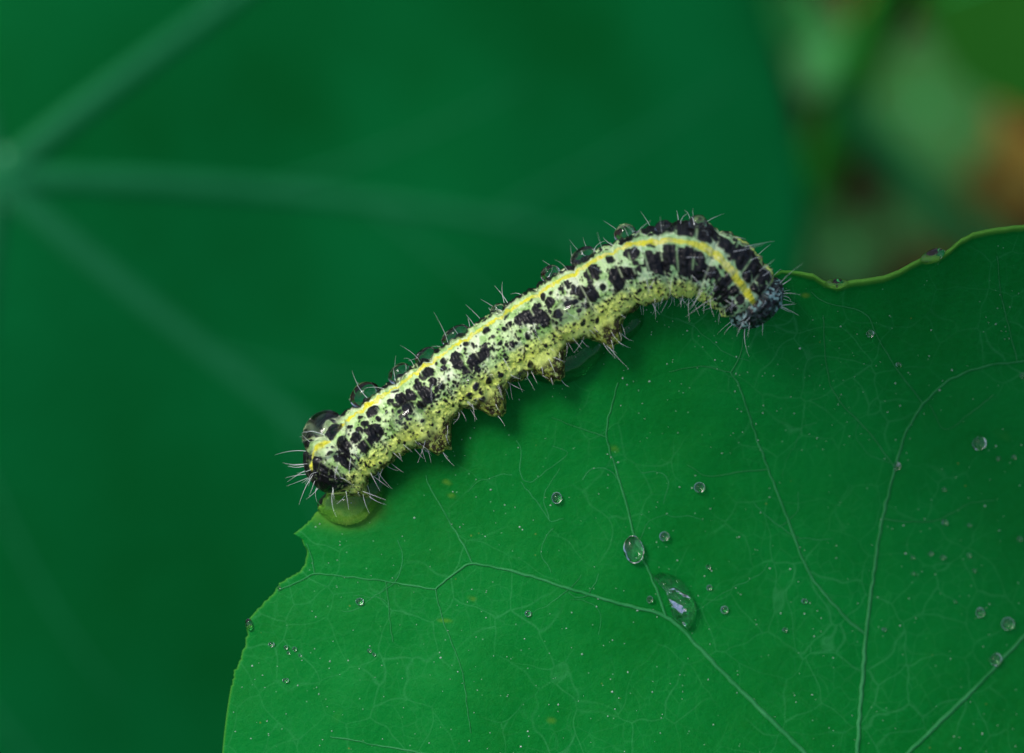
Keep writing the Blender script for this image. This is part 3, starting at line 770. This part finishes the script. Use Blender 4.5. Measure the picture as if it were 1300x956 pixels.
def drop(center, nn, along, rx, ry, rz, mesh, label, group=None, name='water_drop'):
    """ellipsoid of water at center (leaf frame), rz along nn, rx along `along`; radii cm"""
    nn = np.asarray(nn) / np.linalg.norm(nn); a = np.asarray(along) - nn * (np.asarray(along) @ nn); a /= np.linalg.norm(a)
    b = np.cross(nn, a)
    m3 = np.stack([to_world(a) * rx, to_world(b) * ry, to_world(nn) * rz], 1)
    m4 = Matrix.Identity(4)
    for r_ in range(3):
        for c_ in range(3): m4[r_][c_] = m3[r_, c_]
    m4.translation = Vector(to_world(center))
    o = bpy.data.objects.new(name, mesh); col.objects.link(o); o.matrix_world = m4
    return tag(o, label, 'water drop', group)

def leaf_normal(x, y):
    e = 3.0
    a = leaf_pt(x + e, y) - leaf_pt(x - e, y); b = leaf_pt(x, y - e) - leaf_pt(x, y + e)
    nn = np.cross(a, b); return nn / np.linalg.norm(nn)

def leaf_drop(x, y, rx, ry, h, label, ang=0.0, sink=0.35, mesh=0, group=None):
    nn = leaf_normal(x, y); a = np.array([math.cos(R(ang)), math.sin(R(ang)), 0])
    p = leaf_pt(x, y) + nn * (h / 200 * (1 - 0.1 * sink) + 0.001)
    return drop(p, nn, a, rx / 200, ry / 200, h / 200, DROPM[mesh], label, group)

# beads on the leaf: x, y, rx, ry, height radius, label
LEAF_DROPS = [
    (803, 698, 13, 18, 9, 'large oval water drop beside the thin vein, above the crumpled drop', 10, 0.45, 3),
    (706, 632, 6.5, 7.5, 6, 'round bead among the curly silk lines', 0, 0.2, 0),
    (887, 618, 7, 6.5, 6, 'round bead alone on plain green, level with the curly silk lines', 0, 0.2, 0),
    (842, 681, 6.5, 6, 5.5, 'round bead just beyond the large oval drop', 0, 0.2, 0),
    (824, 761, 4, 4.5, 4, 'tiny bead in the fork of two veins beside the crumpled drop', 0, 0.2, 0),
    (1242, 561, 9, 9, 8, 'bright silvery bead under the arching vein, biggest on the dark half', 0, 0.15, 1),
    (1138, 591, 5, 5.5, 5, 'bead sitting on the long upright vein', 0, 0.15, 0),
    (1243, 777, 5.5, 6.5, 5.5, 'smaller of two silvery beads near the thick slanting vein', 0, 0.15, 0),
    (1278, 791, 8.5, 8.5, 8, 'larger of two silvery beads near the thick slanting vein', 0, 0.15, 0),
    (1262, 837, 8, 8, 7, 'silvery bead resting against the thick slanting vein', 30, 0.2, 1),
    (1104, 422, 5, 4.5, 4.5, 'bead between the caterpillar head and the notch of the pale margin', 0, 0.2, 1),
    (1140, 462, 3.5, 3, 3, 'tiny bead on the thin vein below the pale margin', 0, 0.2, 0),
    (457, 764, 5, 4.5, 4, 'bead below the zigzag vein, nearest the ragged notch', 0, 0.3, 0),
    (1298, 476, 4, 4, 4, 'bead at the tip of the arching vein', 0, 0.2, 0),
    (1199, 663, 4, 3.5, 3.5, 'bead on the thin side vein of the upright vein', 0, 0.25, 0),
    (1122, 799, 3, 2.6, 2.6, 'tiny bead at the fork of the upright vein', 0, 0.25, 0),
    (1021, 763, 4, 3, 2.6, 'greenish flat bead between the crumpled drop and the forked vein', 0, 0.4, 0),
    (919, 774, 5, 5, 4, 'greenish bead on plain green beyond the crumpled drop', 0, 0.35, 0),
    (996, 800, 3.5, 3, 3, 'pale bead near the base of the forked vein', 0, 0.3, 0),
    (900, 746, 3.5, 3.5, 3, 'pale bead just beside the crumpled drop', 0, 0.3, 0),
    (899, 720, 3.2, 3, 3, 'pale bead above the crumpled drop', 0, 0.3, 0),
    (363, 864, 4, 3, 3, 'small bead close to the lower ragged margin', 0, 0.3, 0),
    (345, 818, 4, 3, 3, 'small bead beside the cluster near the ragged margin', 0, 0.3, 0),
    (670, 779, 4, 4, 3, 'greenish bead on plain green beneath the main vein', 0, 0.4, 0),
]
for (x, y, rx, ry, h, lb, an, sk, me_) in LEAF_DROPS: leaf_drop(x, y, rx, ry, h, lb, an, sk, me_, 'beads of water on the leaf')
for (x, y, r_) in ((363, 822, 2.6), (374, 824, 2.8), (366, 829, 2.0), (469, 826, 2.6), (475, 831, 2.2), (381, 832, 2.0)):
    leaf_drop(x, y, r_, r_, r_ * 0.9, 'one of a cluster of tiny beads near the ragged margin', 0, 0.25, 0, 'tiny beads near the ragged margin')
for (x, y, r_) in ((1181, 703, 3.2), (1196, 708, 3.5), (1158, 708, 2.6), (1230, 705, 3), (1294, 684, 3.5), (1267, 582, 2.8), (1287, 580, 2.8), (1198, 621, 2.8), (1237, 725, 2.8), (1230, 667, 2.6), (1159, 728, 2.5), (1212, 764, 2.2)):
    leaf_drop(x, y, r_, r_, r_, 'one of the tiny beads scattered over the shaded half of the leaf', 0, 0.2, 0, 'tiny beads on the shaded half')

def pool(outline, h, label, name='water_drop', prof=0.55, skew=(0, 0), crumple=0.0, wet=False):
    """a flattened drop with a free outline (picture px) lying on the leaf, dome height h cm"""
    O = catmull(np.array(outline + [outline[0]], float), 2.0)[:-1]
    c = O.mean(0); n = len(O); rows = []
    ts = np.concatenate([np.linspace(0, 0.8, 22), np.linspace(0.8, 1, 17)[1:]])
    zc = float(leaf_pt(O[:, 0], O[:, 1])[:, 2].mean())
    V = []
    for t in ts:
        q = c + (O - c) * t + np.array(skew) * (1 - t)
        p = leaf_pt(q[:, 0], q[:, 1]); p[:, 2] = p[:, 2] * t * t + zc * (1 - t * t); p[:, 2] += h * (1 - t ** 2.4) ** prof * (1 + crumple * (fbm(q[:, 0] / 12, q[:, 1] / 12, 3, 2) - 0.5)) + 0.005
        V.append(p)
    bot = []
    for t in ts[::-1]:
        q = c + (O - c) * t; p = leaf_pt(q[:, 0], q[:, 1]); p[:, 2] += (-0.03 if wet else 0.004) + crumple * 0.14 * (1 - t * t) * fbm(q[:, 0] / 9, q[:, 1] / 9, 6, 2); bot.append(p)
    P = np.concatenate(V + bot); F = grid_faces(len(V) + len(bot), n, True)
    o = mk(name, P, F[:, ::-1] if np.cross(O[1] - O[0], O[2] - O[1]) > 0 else F, M['water'])
    return tag(o, label, 'water drop')
pool([(828, 729), (843, 727), (859, 733), (868, 740), (877, 755), (883, 768), (880, 787), (874, 799), (865, 793), (855, 785), (851, 774), (847, 758), (843, 748), (832, 737)], 0.15,
     'crumpled elongated water drop lying between veins below the large oval drop', skew=(3, 4), crumple=0.42)
pool([(404, 650), (420, 662), (440, 667), (458, 662), (472, 650), (484, 634), (492, 615), (488, 596), (470, 590), (445, 600), (420, 620), (404, 636)], 0.14, 'broad pool of water held under the tail of the caterpillar', prof=0.5, skew=(4, 6), wet=True)
pool([(672, 478), (692, 486), (714, 488), (740, 478), (758, 461), (770, 442), (764, 424), (735, 428), (705, 443), (680, 462)], 0.15, 'long pool of water clinging below the middle feet of the caterpillar', prof=0.5, wet=True)
pool([(772, 436), (788, 436), (803, 428), (814, 415), (816, 402), (805, 396), (788, 408), (774, 424)], 0.09, 'small pool of water below the foot nearest the hunched front', prof=0.5, wet=True)
# drops hanging on the pale margin
def margin_drop(x, y, rx, ry, h, lb, ang, up=0.03):
    p = leaf_pt(x, y, up); drop(p, np.array([0.1, 0.2, 1.0]), np.array([math.cos(R(ang)), math.sin(R(ang)), 0]), rx / 200, ry / 200, h / 200, DROPM[1], lb, 'drops on the leaf margin')
margin_drop(1184, 325, 17, 8.5, 8, 'elongated clear drop hanging on the pale right margin', 22)
margin_drop(1062, 360, 15, 6.5, 8, 'clear drop in the dip of the pale margin near the caterpillar head', 0)
margin_drop(316, 793, 4.5, 8, 6, 'clear drop on the ragged margin below the notch', 15, 0.01)
margin_drop(354, 746, 2.5, 2.5, 2.5, 'tiny drop on the ragged margin just below the notch', 0, 0.01)

# drops on the caterpillar: x, y in the picture, radius along body, radius across, height, lift, label
CAT_DROPS = [
    (417, 556, 31, 30, 25, 0.30, 'largest glassy drop, domed over the tail of the caterpillar', 1),
    (466, 504, 20, 16, 15, 0.25, 'big round drop on the back next to the tail drop', 3),
    (509, 476, 16, 14, 12, 0.2, 'round drop on the back over a pale green segment near the tail', 1),
    (541, 453, 14, 11, 11, 0.2, 'round grey drop on the back between two flank lenses', 2),
    (579, 428, 18, 12, 11, 0.25, 'broad lumpy drop on the back behind the middle', 2),
    (632, 394, 11, 10, 9, 0.2, 'small dark drop on the middle of the back', 1),
    (702, 352, 12, 10, 11, 0.25, 'round drop on the back before the hunch', 2),
    (744, 330, 17, 12, 11, 0.2, 'wide dark drop on the back at the start of the hunch', 1),
    (797, 302, 14, 12, 12, 0.3, 'tall clear drop on the rising back of the hunch', 3),
    (845, 292, 11, 9, 8, 0.40, 'flat drop on top of the hunch with black blotches under it', 3),
    (886, 290, 12, 11, 10, 0.35, 'dark drop at the crown of the hunch', 3),
    (524, 533, 27, 25, 19, -0.05, 'wide flat lens of water on the flank near the tail', 3),
    (600, 490, 15, 20, 15, -0.05, 'narrow lens of water on the flank over a pale band', 1),
    (629, 480, 12, 11, 8, 0.0, 'small lens of water on the lower flank, by a black blotch', 0),
    (728, 398, 26, 22, 18, -0.05, 'wide flat lens of water on the flank before the hunch', 3),
    (660, 474, 16, 10, 8, 0.0, 'yellowish lens of water low on the flank above the middle feet', 1),
    (450, 620, 9, 8, 5, 0.0, 'small yellow lens of water low on the tail', 0),
]
for (x, y, ra, rc, h, lift, lb, me_) in CAT_DROPS:
    s0, t0 = s_of(x, y); p, nn, tt = body_pt(s0, t0)
    drop(p + nn * (h / 200) * lift, nn, tt, ra / 200, rc / 200, h / 200, DROPM[me_], lb, 'drops of water on the caterpillar')

# ------------------------------------------------------------------ finest dew and dust on the leaf
SV, SF, so = [], [], 0
oct_v = np.array([(1, 0, 0), (0, 1, 0), (-1, 0, 0), (0, -1, 0), (0, 0, 1), (0, 0, -1)], float)
oct_f = np.array([(0, 1, 4), (1, 2, 4), (2, 3, 4), (3, 0, 4), (1, 0, 5), (2, 1, 5), (3, 2, 5), (0, 3, 5)])
cnt = 0
while cnt < 560:
    x = random.uniform(290, 1310); y = random.uniform(350, 970)
    if not inside(x, y, 6) or random.random() > 1.6 * float(fbm(np.array([x / 60.0]), np.array([y / 60.0]), 77, 2)[0]) ** 1.6: continue
    r_ = random.choice((0.45, 0.5, 0.55, 0.6, 0.7, 0.85, 1.1)); 
    V = oct_v * (r_ / 200) * np.array([random.uniform(0.7, 1.7), random.uniform(0.7, 1.7), 0.7]) + leaf_pt(x, y, 0.001)
    SV.append(V); SF.append(oct_f + so); so += 6; cnt += 1
dew = mk('dew_specks', np.concatenate(SV), np.concatenate(SF), M['speck'])
tag(dew, 'pale specks of dust and fine dew strewn over the front leaf', 'dew', kind='stuff')
